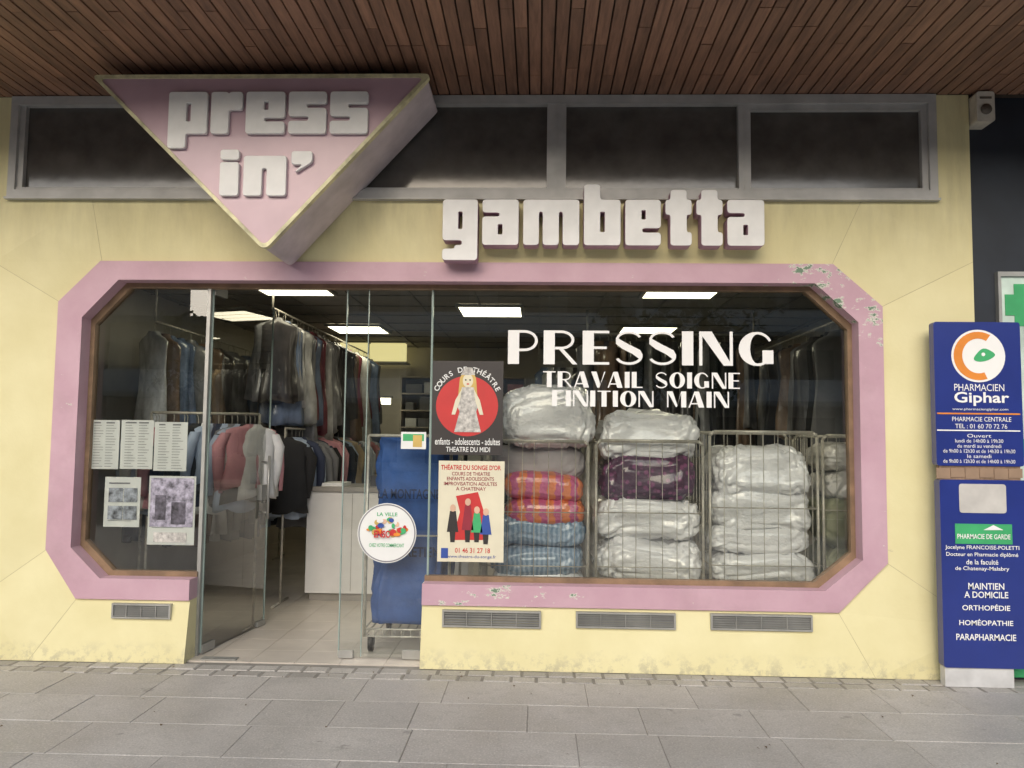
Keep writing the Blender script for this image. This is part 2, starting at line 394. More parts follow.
# ------------------------------------------------------------------ door
zt2=zt-.01
def leaf(name,p0,p1,handle):
    k=[];d=(Vector(p1)-Vector(p0));L=d.length;d.normalize();n=Vector((-d.y,d.x))
    def bx(b,a0,a1,t,z0,z1):
        c=[Vector(p0)+d*a0-n*t,Vector(p0)+d*a1-n*t,Vector(p0)+d*a1+n*t,Vector(p0)+d*a0+n*t]
        b.add([(q.x,q.y,z0) for q in c]+[(q.x,q.y,z1) for q in c],[(0,1,5,4),(1,2,6,5),(2,3,7,6),(3,0,4,7),(4,5,6,7),(3,2,1,0)])
    g=MB();g.add([(p0[0],p0[1],.02),(p1[0],p1[1],.02),(p1[0],p1[1],zt2),(p0[0],p0[1],zt2)],[(0,1,2,3)]);k.append(g.obj('glass',GLASS))
    e=MB();bx(e,-.004,.004,.006,.02,zt2);bx(e,L-.004,L+.004,.006,.02,zt2);k.append(e.obj('glass_edges',M('glass_edge_green',(.30,.38,.35),.15)))
    m=MB();bx(m,0,.16,.015,.012,.07)
    if handle:
        bx(m,0,.16,.015,zt2-.06,zt2);bx(m,L-.12,L,.015,.012,.05)
        for s_ in(-1,1):
            h=Vector(p0)+d*(L-.08)+n*.045*s_
            m.tube((h.x,h.y,.85),(h.x,h.y,1.35),.011,8)
            for z in(.9,1.3):
                h2=Vector(p0)+d*(L-.08);m.tube((h2.x,h2.y,z),(h.x,h.y,z),.008,6)
        bx(m,L-.14,L-.02,.02,1.0,1.12)
    else: bx(m,L-.10,L,.015,.012,.06)
    k.append(m.obj('fittings',ALU));return group(name,k)
leaf('glass_door',(xd0+.005,YG+.02),(xd0+.13,YG+.92),True)
xm=P(365,480,YG)[0]
leaf('glass_side_panel',(xd2-.006,YG),(xd1,YG),False)
b=MB();b.box(xm-.003,xm+.003,YG-.004,YG+.004,.02,zt2);b.obj('glass_panel_joint',M('glass_edge2',(.3,.38,.35),.2))
b=MB();b.box(xd0+.06,xd0+.30,.075,.14,.008,.014);b.obj('floor_spring_plate',ALU)

# ------------------------------------------------------------------ letters (chunky sign font)
G={}
G['p']=(.85,[[(0,-.35),(.38,-.35),(.38,0),(.85,0),(.85,1),(0,1)]],[[(.38,.28),(.50,.28),(.50,.74),(.38,.74)]])
G['r']=(.68,[[(0,0),(.38,0),(.38,.58),(.68,.58),(.68,1),(.42,1),(.38,.94),(.34,1),(0,1)]],[])
G['e']=(.85,[[(0,0),(.85,0),(.85,.27),(.40,.27),(.40,.38),(.85,.38),(.85,1),(0,1)]],[[(.38,.56),(.50,.56),(.50,.78),(.38,.78)]])
G['s']=(.82,[[(0,0),(.82,0),(.82,.60),(.38,.60),(.38,.72),(.82,.72),(.82,1),(0,1),(0,.42),(.44,.42),(.44,.29),(0,.29)]],[])
G['i']=(.38,[[(0,0),(.38,0),(.38,.84),(0,.84)],[(0,.92),(.38,.92),(.38,1.16),(0,1.16)]],[])
G['n']=(.88,[[(0,0),(.37,0),(.37,.70),(.49,.70),(.49,0),(.88,0),(.88,1),(0,1)]],[])
G["'"]=(.42,[[(.08,.60),(.24,.80),(0,.80),(0,1.12),(.42,1.12),(.42,.86)]],[])
G['g']=(.85,[[(0,-.34),(.85,-.34),(.85,1),(0,1),(0,.10),(.48,.10),(.48,-.02),(.30,-.02),(.30,-.10),(0,-.10)]],[[(.37,.34),(.49,.34),(.49,.74),(.37,.74)]])
G['a']=(.88,[[(0,0),(.88,0),(.88,1),(0,1),(0,.72),(.42,.72),(.42,.62),(0,.62)]],[[(.37,.22),(.50,.22),(.50,.46),(.37,.46)]])
G['m']=(1.36,[[(0,0),(.37,0),(.37,.74),(.48,.74),(.48,0),(.86,0),(.86,.74),(.97,.74),(.97,0),(1.36,0),(1.36,1),(0,1)]],[])
G['b']=(.88,[[(0,0),(.88,0),(.88,1),(.38,1),(.38,1.34),(0,1.34)]],[[(.38,.28),(.51,.28),(.51,.74),(.38,.74)]])
G['t']=(.62,[[(.12,0),(.62,0),(.62,.28),(.50,.28),(.50,.68),(.62,.68),(.62,1),(.50,1),(.50,1.22),(.12,1.22),(.12,1),(0,1),(0,.68),(.12,.68)]],[])
def glyph(ch,x,z,sx,sz,yc,half,matf,mats):
    c=bpy.data.curves.new('letter_'+('apostrophe' if ch=="'" else ch),'CURVE');c.dimensions='2D';c.fill_mode='BOTH'
    c.extrude=half;c.bevel_depth=.003;c.bevel_resolution=1
    w_,outs,holes=G[ch]
    for lst,rr in((outs,.07),(holes,.03)):
        for pl in lst:
            pts=fillet([(px*sx,pz*sz) for px,pz in pl],rr*sz,4)
            sp=c.splines.new('POLY');sp.points.add(len(pts)-1)
            for i,pq in enumerate(pts): sp.points[i].co=(pq[0],pq[1],0,1)
            sp.use_cyclic_u=True
    ob=bpy.data.objects.new(c.name,c);scene.collection.objects.link(ob)
    ob.rotation_euler=(R(90),0,0);ob.location=(x,yc,z)
    bpy.context.view_layer.update()
    dg=bpy.context.evaluated_depsgraph_get();me=bpy.data.meshes.new_from_object(ob.evaluated_get(dg))
    me.materials.clear();me.materials.append(matf);me.materials.append(mats)
    for p in me.polygons:p.material_index=0 if abs(p.normal.z)>.9 else 1
    n=bpy.data.objects.new(ob.name,me);scene.collection.objects.link(n);n.rotation_euler=ob.rotation_euler;n.location=ob.location
    bpy.data.objects.remove(ob);return n
def word(wd,x0,x1,z,h,yc,half,matf,mats,gap=.11):
    tot=sum(G[c][0] for c in wd)+gap*(len(wd)-1);sx=(x1-x0)/tot;x=x0;out=[]
    for c in wd: out.append(glyph(c,x,z,sx,h,yc,half,matf,mats));x+=(G[c][0]+gap)*sx
    return out
# triangular sign
YS=-.50
a=P(97,75,YS);b_=P(428,76,YS);c_=P(265,249,YS)
zt3=avg(a[1],b_[1]);tri=[(a[0]-.03,zt3),(b_[0]+.03,zt3),(c_[0],c_[1]-.015)]
def shrink(pts,d):
    n=len(pts);res=[]
    for i in range(n):
        p=Vector(pts[i]);u=(Vector(pts[i-1])-p).normalized();v=(Vector(pts[(i+1)%n])-p).normalized()
        bis=(u+v).normalized();sin=math.sin(u.angle(v)/2);q_=p+bis*(d/sin);res.append((q_.x,q_.y))
    return res
T0=fillet(tri,.055,6);T1=fillet(shrink(tri,.022),.045,6)
s1=MB();s1.prism(fillet(shrink(tri,.006),.05,6),YS,-.0)
k=[s1.obj('side_box',SIGNS)]
s2=MB();s2.prism(T1,YS-.006,YS+.01);k.append(s2.obj('pink_face',SIGNP))
s3=MB();s3.ring(T0,T1,YS-.018,YS+.03);k.append(s3.obj('cream_rim',SIGNR))
r=RC(170,93,368,134,YS-.02);k+=word('press',r[0],r[1],r[2],r[3]-r[2],YS-.022,.012,LETW,LETW,.10)
r=RC(221,157,312,196,YS-.02);k+=word("in'",r[0],r[1],r[2],r[3]-r[2],YS-.022,.012,LETW,LETW,.12)
group('triangular_shop_sign',k)
r=RC(443,200,764,245,-.12)
k=word('gambetta',r[0],r[1],r[2],r[3]-r[2],-.065,.055,LETW,LETP,.13)
group('shop_name_sign',k)

# ------------------------------------------------------------------ window lettering (thick/thin display face)
def arc(cx,cz,ro,rzo,ri,rzi,a0,a1,n=14):
    o_=[(cx+ro*math.cos(R(a0+(a1-a0)*i/n)),cz+rzo*math.sin(R(a0+(a1-a0)*i/n))) for i in range(n+1)]
    i_=[(cx+ri*math.cos(R(a0+(a1-a0)*i/n)),cz+rzi*math.sin(R(a0+(a1-a0)*i/n))) for i in range(n,-1,-1)]
    return o_+i_
def rr(x0,z0,x1,z1): return [(x0,z0),(x1,z0),(x1,z1),(x0,z1)]
t=.075
B={}
B['P']=(.72,[rr(0,0,.27,1),rr(.27,1-t,.40,1),rr(.27,.38,.40,.38+t),arc(.40,.69,.32,.31,.25,.31-t,-90,90)])
B['R']=(.80,[rr(0,0,.27,1),rr(.27,1-t,.42,1),rr(.27,.44,.42,.44+t),arc(.42,.72,.32,.28,.25,.28-t,-90,90),[(.36,.46),(.47,.46),(.82,0),(.70,0)]])
B['E']=(.64,[rr(0,0,.27,1),rr(.27,1-t,.64,1),rr(.27,.46,.58,.46+t),rr(.27,0,.64,t)])
B['F']=(.62,[rr(0,0,.27,1),rr(.27,1-t,.62,1),rr(.27,.46,.56,.46+t)])
B['S']=(.66,[arc(.33,.74,.31,.26,.25,.26-t,20,200),arc(.33,.26,.33,.26,.26,.26-t,-160,20),[(.02,.80),(.02,.62),(.16,.48),(.42,.32),(.62,.14),(.66,.30),(.60,.44),(.30,.62),(.10,.76)]])
B['I']=(.27,[rr(0,0,.27,1)])
B['N']=(.80,[rr(0,0,t,1),[(t,1),(.30,1),(.80-t,.12),(.80-t,0),(.58,0),(t,.86)],rr(.80-t,0,.80,1)])
B['G']=(.86,[arc(.44,.5,.44,.5,.17,.5-t,90,270),arc(.44,.5,.38,.5,.32,.5-t,30,90),arc(.44,.5,.38,.5,.32,.5-t,270,300),rr(.56,.06,.82,.46)])
B['T']=(.70,[rr(.215,0,.485,1-t),rr(0,1-t,.70,1)])
B['A']=(.84,[[(0,0),(t,0),(.40,1),(.32,1)],[(.40,1),(.56,1),(.84,0),(.54,0),(.34,.80)],rr(.14,.2,.56,.2+t)])
B['V']=(.80,[[(0,1),(.30,1),(.50,.25),(.46,0),(.34,0)],[(.80,1),(.73,1),(.46,0),(.50,.12)]])
B['L']=(.60,[rr(0,0,.27,1),rr(.27,0,.60,t)])
B['O']=(.86,[arc(.43,.5,.43,.5,.17,.5-t,0,360,36)])
B['M']=(1.02,[rr(0,0,t,1),[(t,1),(.30,1),(.56,.1),(.48,.0),(t,.86)],[(.75,1),(.75,.86),(.50,0),(.54,.1)],rr(.75,0,1.02,1)])
def bway(txt,x0,x1,z,h,y,gap=.10,space=.5):
    tot=0
    for c in txt: tot+=space if c==' ' else B[c][0]+gap
    tot-=gap;sx=(x1-x0)/tot;x=x0;mb=MB()
    for c in txt:
        if c==' ': x+=space*sx;continue
        for i,pl in enumerate(B[c][1]):
            n=len(pl);mb.add([(x+px*sx,y-.0003*i,z+pz*h) for px,pz in pl],[tuple(range(n))])
        x+=(B[c][0]+gap)*sx
    return mb.obj('line_'+txt.split()[0].lower(),WHITE)
YV=YG-.003
k=[]
r=RC(508,331,775,365,YV);k.append(bway('PRESSING',r[0],r[1],r[2],r[3]-r[2],YV,.14))
r=RC(543,372,740,388,YV);k.append(bway('TRAVAIL SOIGNE',r[0],r[1],r[2],r[3]-r[2],YV,.12,.6))
r=RC(552,391,729,407,YV);k.append(bway('FINITION MAIN',r[0],r[1],r[2],r[3]-r[2],YV,.12,.6))
group('window_lettering',k)

# ------------------------------------------------------------------ posters and notices
RED=M('print_red',(.55,.03,.03),.5,0,.08);CREAM=M('poster_cream',(.72,.68,.52),.5,0,.06);DK=M('print_dark',(.03,.025,.025),.45)
PAPER=M('paper',(.78,.79,.78),.6,0,.04);INK=M('print_grey',(.25,.25,.27),.6);SKIN=M('print_skin',(.70,.45,.32),.6)
BLUE=M('print_blue',(.03,.08,.35),.5);GRN=M('print_green',(.05,.40,.15),.5);ORA=M('print_orange',(.75,.25,.03),.5);GOLD=M('print_gold',(.60,.42,.12),.5)
DRESS=M('print_dress',(.55,.53,.50),.6,0,.5,40);MAR=M('print_maroon',(.28,.02,.04),.5)
def PX(l,t_,r_,b2,y=YV): return RC(l,t_,r_,b2,y)
def L(i): return YV-.001*i
# poster 1
k=[flat('sheet',rect(PX(432,361,503,455)),YV,DK)]
c0=P(467,406,YV);rad=.215
k.append(flat('red_circle',disc(c0[0],c0[1],rad,rad*.97,48),L(1),RED))
hx,hz=P(468,380,YV)
k.append(flat('figure_hair',disc(hx,hz-.01,.058,.072,20),L(2),GOLD))
k.append(flat('figure_hair_back',[(hx-.058,hz-.01),(hx+.058,hz-.01),(hx+.07,hz-.15),(hx-.07,hz-.15)],L(2.3),GOLD))
k.append(flat('figure_face',disc(hx,hz-.005,.036,.048,20),L(3),CREAM))
k.append(flat('figure_hat',[(hx-.05,hz+.035),(hx+.05,hz+.035),(hx+.03,hz+.085),(hx-.02,hz+.09)],L(4),DRESS))
k.append(flat('figure_dress',[(hx-.04,hz-.05),(hx+.04,hz-.05),(hx+.075,hz-.17),(hx+.06,hz-.22),(hx+.095,hz-.36),(hx-.09,hz-.36),(hx-.055,hz-.22),(hx-.075,hz-.17)],L(4),DRESS))
for sg in(-1,1):
    k.append(flat('figure_arm',[(hx+sg*.04,hz-.06),(hx+sg*.085,hz-.14),(hx+sg*.11,hz-.24),(hx+sg*.085,hz-.24),(hx+sg*.055,hz-.15)],L(5),CREAM))
    k.append(flat('figure_eye',disc(hx+sg*.015,hz,.006,.006,8),L(5),DK))
k.append(flat('figure_mouth',disc(hx,hz-.028,.01,.005,8),L(5),RED))
txt="COURS DE THÉÂTRE"
for i,ch in enumerate(txt):
    if ch==' ':continue
    ang=R(152-124*i/(len(txt)-1));rd=.238
    c=bpy.data.curves.new('arc_letter','FONT');c.body=ch;c.size=.05;c.align_x='CENTER';c.offset=.001;c.materials.append(PAPER)
    ob=bpy.data.objects.new('arc_letter',c);scene.collection.objects.link(ob)
    ob.location=(c0[0]+rd*math.cos(ang)*.93,L(3),c0[1]+rd*math.sin(ang)*1.0)
    ob.rotation_euler=(Matrix.Rotation(-(ang-math.pi/2),3,'Y')@Matrix.Rotation(R(90),3,'X')).to_euler();k.append(ob)
k.append(text_fit('enfants - adolescents - adultes',PX(435,438,500,445),L(3),PAPER,.01))
k.append(text_fit('THEATRE DU MIDI',PX(446,447,490,452),L(3),PAPER,.01))
group('theatre_poster',k)
# poster 2
k=[flat('sheet',rect(PX(438,461,504,562)),YV,CREAM)]
k.append(text_fit("THÉATRE DU SONGE D'OR",PX(441,464,501,470),L(2),RED,.02))
for i,(s_,l_,r_) in enumerate((('COURS DE THEATRE',452,490),('ENFANTS ADOLESCENTS',447,494),('IMPROVISATION ADULTES',444,497),('A CHATENAY',456,486))):
    k.append(text_fit(s_,PX(l_,472+i*5,r_,475.6+i*5),L(2),MAR,.01))
k.append(flat('curtain',[P(*q_,YV) for q_ in((456,496),(478,492),(484,512),(486,540),(452,540),(460,512))],L(1),RED))
for (u,v,cm,hh) in((453,508,DK,34),(468,502,MAR,40),(477,510,GRN,32),(486,512,BLUE,32)):
    a_=P(u,v,YV);hgt=hh/147
    k.append(flat('figure_body',[(a_[0]-.02,a_[1]-.02),(a_[0]+.02,a_[1]-.02),(a_[0]+.04,a_[1]-hgt*.7),(a_[0]-.04,a_[1]-hgt*.7)],L(2),cm))
    k.append(flat('figure_legs',[(a_[0]-.02,a_[1]-hgt*.7),(a_[0]+.02,a_[1]-hgt*.7),(a_[0]+.015,a_[1]-hgt),(a_[0]-.015,a_[1]-hgt)],L(3),DK))
    k.append(flat('figure_head',disc(a_[0],a_[1],.02,.025,14),L(4),SKIN))
k.append(text_fit('01 46 31 27 18',PX(455,548,490,553),L(2),RED,.01));k.append(text_fit('www.theatre-du-songe.fr',PX(447,555,496,559),L(2),BLUE,.0))
k.append(flat('logo',rect(PX(441,548,448,558)),L(2),BLUE))
group('theatre_poster',k)
# round sticker
c1=P(387,533,YV);rr_=29.5/145.5
k=[flat('disc',disc(c1[0],c1[1],rr_,rr_,48),YV-.004,PAPER)]
o1=disc(c1[0],c1[1],rr_*.97,rr_*.97,48);o2=disc(c1[0],c1[1],rr_*.93,rr_*.93,48);mb=MB();mb.ring(o1,o2,YV-.006,YV-.005);k.append(mb.obj('edge_ring',INK))
rnd=random.Random(3)
for i in range(34):
    x_=c1[0]+rnd.uniform(-.125,.125);z_=c1[1]+.02+rnd.uniform(-.05,.09)*(1-abs(x_-c1[0])/.18)
    k.append(flat('picture_spot',disc(x_,z_,rnd.uniform(.010,.026),rnd.uniform(.008,.024),10),YV-.006-.0004*i,rnd.choice([GRN,RED,ORA,BLUE,GOLD,GRN,SKIN,PAPER])))
k.append(text_fit('ENSO',(c1[0]-.085,c1[0]+.03,c1[1]-.03,c1[1]+.02),YV-.024,RED,.03))
k.append(text_fit('CHEZ VOTRE COMMERCANT',(c1[0]-.12,c1[0]+.12,c1[1]-.095,c1[1]-.07),YV-.006,GRN,.01))
k.append(text_fit('LA VILLE',(c1[0]-.07,c1[0]+.07,c1[1]+.115,c1[1]+.14),YV-.006,GRN,.01))
group('round_window_sticker',k)
k=[flat('sheet',rect(PX(401,432,426,449)),YV,PAPER),flat('band',rect(PX(403,434,424,441)),L(1),GRN),flat('mark',rect(PX(413,435,422,447)),L(2),GOLD)]
group('payment_sticker',k)
def sheet(name,rs,rows,pic=None,cols=1):
    k=[]
    for rc_ in rs:
        x0,x1,z0,z1=rc_;k.append(flat('paper',rect(rc_),YV+.03,PAPER));mb=MB();n=rows
        for i in range(n):
            z=z1-(i+1)*(z1-z0)/(n+1)
            for cidx in range(cols):
                a_=x0+.03+(x1-x0-.04)*cidx/cols;w_=(x1-x0-.06)/cols*random.uniform(.5,.95)
                hh=.0016 if i else .005
                mb.box(a_,a_+w_,YV+.0285,YV+.0292,z-hh,z+hh)
        k.append(mb.obj('print_lines',INK))
        if pic:
            for n_,(a0,b0,a1,b1,mm) in enumerate(pic): k.append(flat('print_picture',[(x0+(x1-x0)*a0,z0+(z1-z0)*b0),(x0+(x1-x0)*a1,z0+(z1-z0)*b0),(x0+(x1-x0)*a1,z0+(z1-z0)*b1),(x0+(x1-x0)*a0,z0+(z1-z0)*b1)],YV+.027-.0012*n_,mm))
    group(name,k)
PH=M('print_photo',(.22,.25,.27),.6,0,.9,25);PH2=M('print_photo_purple',(.36,.34,.42),.6,0,.8,22);PH3=M('print_photo_dark',(.12,.11,.14),.6,0,.9,18)
YV0=YV; YV=YG-.028
sheet('price_list',[PX(89,420,119,469,YG),PX(120.5,420,153,469,YG),PX(154,422,187,471,YG)],17,cols=2)
sheet('notice_sheet',[PX(104,477,140,527,YG)],7,[(.12,.50,.52,.78,PH),(.55,.50,.92,.78,PH),(.12,.15,.52,.42,PH),(.55,.15,.92,.42,PH)])
sheet('event_poster',[PX(148,476,195,545,YG)],3,[(.04,.26,.96,.97,PH2),(.14,.04,.84,.18,DRESS),(.15,.36,.38,.72,PH3),(.5,.3,.8,.62,PH3)])
YV=YV0

# ------------------------------------------------------------------ vents
for (l,t_,r_,b2) in((111,604,170,619),(442,611,541,628),(576,613,676,629),(711,615,813,631)):
    x0,x1,z0,z1=RC(l,t_,r_,b2,.02);b=MB();y0=.022
    b.box(x0,x1,y0,.07,z0,z0+.012);b.box(x0,x1,y0,.07,z1-.012,z1);b.box(x0,x0+.012,y0+.001,.07,z0+.012,z1-.012);b.box(x1-.012,x1,y0+.001,.07,z0+.012,z1-.012)
    n=5
    for i in range(n):
        z=z0+.014+(z1-z0-.028)*(i+.5)/n
        b.add([(x0+.012,y0+.006,z-.006),(x1-.012,y0+.006,z-.006),(x1-.012,y0+.02,z+.005),(x0+.012,y0+.02,z+.005)],[(0,1,2,3)])
    for i in range(1,4): xx=x0+(x1-x0)*i/4;b.box(xx-.002,xx+.002,y0+.002,.05,z0+.012,z1-.012)
    k=[b.obj('louvres',ALU)];d=MB();d.box(x0+.005,x1-.005,y0+.026,.072,z0+.005,z1-.005);k.append(d.obj('duct_dark',BLACK));group('ventilation_grille',k)

# ------------------------------------------------------------------ cages and duvets
def cage(x0,x1,y0,y1,z0,z1,name='laundry_cage',nv=8,hz=(0,.33,.62,1)):
    b=MB();rp=.011
    for y in(y0,y1):
        b.path([(x0,y,z0),(x0,y,z1-.03),(x0+.03,y,z1),(x1-.03,y,z1),(x1,y,z1-.03),(x1,y,z0)],rp,8)
        for h in hz: z=z0+.02+(z1-z0-.03)*h;b.tube((x0,y,z),(x1,y,z),.0045,6)
        for i in range(1,nv):
            x=x0+(x1-x0)*i/nv+random.uniform(-.004,.004);b.tube((x,y-.004,z0),(x+random.uniform(-.008,.008),y-.004,z1),.0028,5)
    for x in(x0,x1):
        for h in hz: z=z0+.02+(z1-z0-.03)*h;b.tube((x,y0,z),(x,y1,z),.0045,6)
        for i in range(1,6): y=y0+(y1-y0)*i/6;b.tube((x,y,z0),(x,y,z1-.02),.003,5)
    for i in range(9): x=x0+(x1-x0)*i/8;b.tube((x,y0,z0),(x,y1,z0),.005,5)
    k=[b.obj('wire_frame',STEEL)]
    w=MB()
    for x in(x0+.06,x1-.06):
        for y in(y0+.06,y1-.06):
            w.tube((x-.015,y+.02,.056),(x+.015,y+.02,.056),.05,16);w.box(x-.022,x-.018,y-.01,y+.03,.05,z0);w.box(x+.018,x+.022,y-.01,y+.03,.05,z0)
    k.append(w.obj('castors',BLACK));return group(name,k)
def sp(w_,e): return math.copysign(abs(w_)**e,w_)
def lobe(mb,x0,x1,y0,y1,z0,z1,seed,amp=.02,nu=110,nv=40,ex=.30):
    cx_,cy_,cz_=(x0+x1)/2,(y0+y1)/2,(z0+z1)/2;a,b_,c=(x1-x0)/2,(y1-y0)/2,(z1-z0)/2
    vs=[]
    for j in range(nv+1):
        ph=-math.pi/2+math.pi*j/nv
        for i in range(nu):
            th=2*math.pi*i/nu
            x=a*sp(math.cos(ph),.42)*sp(math.cos(th),ex);y=b_*sp(math.cos(ph),.42)*sp(math.sin(th),ex);z=c*sp(math.sin(ph),.62)
            n1=noise.noise(Vector((x*4+seed*7.3,y*4,z*5+seed)))
            q2=Vector((x*9+seed*3.1+n1*1.8,y*9,z*15+seed+n1*2))
            cr=1-abs(noise.noise(q2))*2.2                  # sharp wrinkles
            cr2=1-abs(noise.noise(Vector((x*20+n1*3,y*20,z*24+seed*2))))*2.2
            n=n1*amp*1.5-max(cr,0)**2*amp*.9-max(cr2,0)**3*amp*.5
            d=Vector((x/a**2,y/b_**2,z/c**2));d=d.normalized() if d.length else Vector((0,0,1))
            v=Vector((x,y,z))+d*n
            sag=noise.noise(Vector((x*3.5+seed*5,seed,0)))*.04
            v.z+=sag-.10*c*(abs(x/a)**5)*(1 if z>0 else -.5)
            vs.append((cx_+v.x,cy_+v.y,cz_+v.z))
    fs=[(j*nu+i,j*nu+(i+1)%nu,(j+1)*nu+(i+1)%nu,(j+1)*nu+i) for j in range(nv) for i in range(nu)]
    mb.add(vs,fs,0,True)
def duvet(px,mat,layers,y0=.46,y1=1.02,seed=0,amp=.02,name='folded_duvet',ex=.30):
    x0,x1,z0,z1=RC(*px,y0);b=MB();h=(z1-z0)/layers
    for i in range(layers):
        e=random.uniform(-.012,.012);e2=random.uniform(-.012,.012);lobe(b,x0+e,x1+e2,y0+random.uniform(0,.03),y1,z0+i*h-.018,z0+(i+1)*h+.018,seed+i*.77,amp,ex=ex)
    return b.obj(name,mat)
def dmat(name,col): 
    m=M(name,col,.45,0,.03,3,coat=1.); nt=m.node_tree;b=nt.nodes['Principled BSDF'];b.inputs['Coat Roughness'].default_value=.05;b.inputs['Coat IOR'].default_value=1.6
    v=coords(nt,(1,1,1.4));h=math_n(nt,'ADD',noise_n(nt,v,10,4,.55),math_n(nt,'MULTIPLY',noise_n(nt,v,34,2,.5),.3));bump(nt,b,h,.55,.035)
    return m
DW=dmat('duvet_white_bagged',(.93,.93,.94));DG=dmat('duvet_ivory_bagged',(.86,.84,.80));DB=pattern_mat('duvet_blue_stripe',(.18,.29,.42),(.36,.47,.60),'wave',9,(1,1,2.2))
DP=pattern_mat('duvet_purple_print',(.26,.08,.19),(.09,.04,.08),'vor',22);DO=pattern_mat('duvet_orange_stripe',(.85,.26,.10),(.62,.13,.28),'wave',5,(.6,1,3))
yc0,yc1=.42,1.12
def pxcage(l,t_,r_):
    x0,x1,_,z1=RC(l,t_,r_,580,yc0);return x0,x1,z1
for (l,t_,r_) in((481,441,588),(596,441,703),(710,432,818)):
    x0,x1,z1=pxcage(l,t_,r_);cage(x0,x1,yc0,yc1,.16,z1)
x0,x1,z1=pxcage(826,436,930);cage(x0,x1,yc0+.05,yc1,.16,z1)
duvet((500,385,597,447),DW,1,seed=1,amp=.034)
duvet((504,474,586,526),DO,2,seed=2,amp=.014);duvet((490,518,587,576),DB,2,seed=3);duvet((489,570,586,650),DW,2,seed=4)
duvet((488,446,585,478),M('duvet_grey',(.45,.42,.43),.6,0,.2,5,.4,10),1,seed=14,y0=.62,amp=.012)
duvet((600,411,704,462),DW,1,seed=5,amp=.038);duvet((599,453,701,502),DP,1,seed=6,amp=.026);duvet((597,497,704,585),DW,2,seed=7,amp=.034);duvet((595,580,703,650),DG,1,seed=8)
duvet((714,447,814,497),DW,1,seed=9,amp=.034);duvet((712,488,818,536),DW,1,seed=10,amp=.032);duvet((710,528,819,586),DW,2,seed=11,amp=.024);duvet((710,583,818,655),DG,1,seed=12)
duvet((828,445,925,500),DG,2,seed=20);duvet((826,500,928,600),M('duvet_green',(.36,.37,.26),.6,0,.2,5,.4,10),2,seed=21);duvet((826,600,928,655),DG,1,seed=22)

# blue laundry cart
x0,x1,z0,z1=RC(370,440,446,626,.36)
BLC=M('blue_canvas',(.033,.095,.30),.7,0,.25,5,.6,14)
b=MB();nu,nv=80,40;vs=[]
for j in range(nv+1):
    tz=j/nv
    for i in range(nu):
        th=2*math.pi*i/nu
        x=sp(math.cos(th),.3);y=sp(math.sin(th),.3)
        fo=noise.noise(Vector((x*3,y*3,tz*4)))*.04+noise.noise(Vector((x*9,y*9,tz*3)))*.024-max(0,1-abs(noise.noise(Vector((x*4+tz*3,y*4,tz*7))))*5)*.016
        hw=(x1-x0)/2*(1-.04*tz);vs.append(((x0+x1)/2+x*(hw+fo),.74+y*(.34+fo),z0+(z1-z0)*tz+(noise.noise(Vector((x*3,y*3,7)))*.05 if j==nv else 0)))
fs=[(j*nu+i,j*nu+(i+1)%nu,(j+1)*nu+(i+1)%nu,(j+1)*nu+i) for j in range(nv) for i in range(nu)]+[tuple(range(nv*nu,(nv+1)*nu)),tuple(range(nu))[::-1]]
b.add(vs,fs,0,True);k=[b.obj('canvas_bag',BLC)]
f=MB();zf=.12
xa,xb,ya,yb=x0-.02,x1+.03,.34,1.12
for y in(ya,yb):
    f.path([(xa,y,zf),(xa,y,z1+.03),(xb,y,z1+.03),(xb,y,zf)],.011,8)
for z in(zf,zf+.05,z1*.55): f.path([(xa,ya,z),(xb,ya,z),(xb,yb,z),(xa,yb,z),(xa,ya,z)],.007,6)
for i in range(10): xx=xa+(xb-xa)*i/9;f.tube((xx,ya,zf),(xx,yb,zf),.005,5);f.tube((xx,ya,zf),(xx,ya,zf+.05),.004,5)
k.append(f.obj('cart_frame',STEEL))
wv=MB()
for xx in(xa+.04,xb-.04):
    for yy in(ya+.05,yb-.05): wv.tube((xx-.015,yy,.056),(xx+.015,yy,.056),.05,18);wv.box(xx-.022,xx-.018,yy-.02,yy+.02,.05,.12);wv.box(xx+.018,xx+.022,yy-.02,yy+.02,.05,.12)
k.append(wv.obj('castors',BLACK))
CT=M('canvas_print',(.008,.02,.07),.7)
for (s_,l_,t_,r_,b2) in(('LA MONTAGNE',378,489,440,499),('ENTRETIEN',384,547,440,557)): k.append(text_fit(s_,RC(l_,t_,r_,b2,.34),.345,CT,.02))
group('laundry_cart',k)

# ------------------------------------------------------------------ garments
def bag(name,col): return M(name,col,.3,coat=1.,bmp=1.,bs=9,var=.55,vs=8,scl=(1,1,.5))
GC=[M('cloth_lightblue',(.42,.50,.64),.8,bmp=.3,bs=20),M('cloth_white',(.78,.78,.77),.8,bmp=.3,bs=20),M('cloth_navy',(.03,.04,.08),.8),M('cloth_black',(.018,.018,.02),.8),
    M('cloth_grey',(.20,.20,.21),.8),M('cloth_beige',(.48,.37,.24),.8),M('cloth_brown',(.16,.085,.05),.8),M('cloth_pink',(.66,.32,.36),.8),
    bag('bagged_dark',(.07,.065,.07)),bag('bagged_grey',(.30,.30,.32)),bag('bagged_brown',(.24,.16,.11)),STEEL,
    bag('bagged_white',(.62,.62,.62)),bag('bagged_blue',(.18,.24,.38)),bag('bagged_wine',(.25,.06,.08)),
    pattern_mat('cloth_check',(.65,.66,.70),(.40,.47,.60),'wave',14,(1,1,.2))]
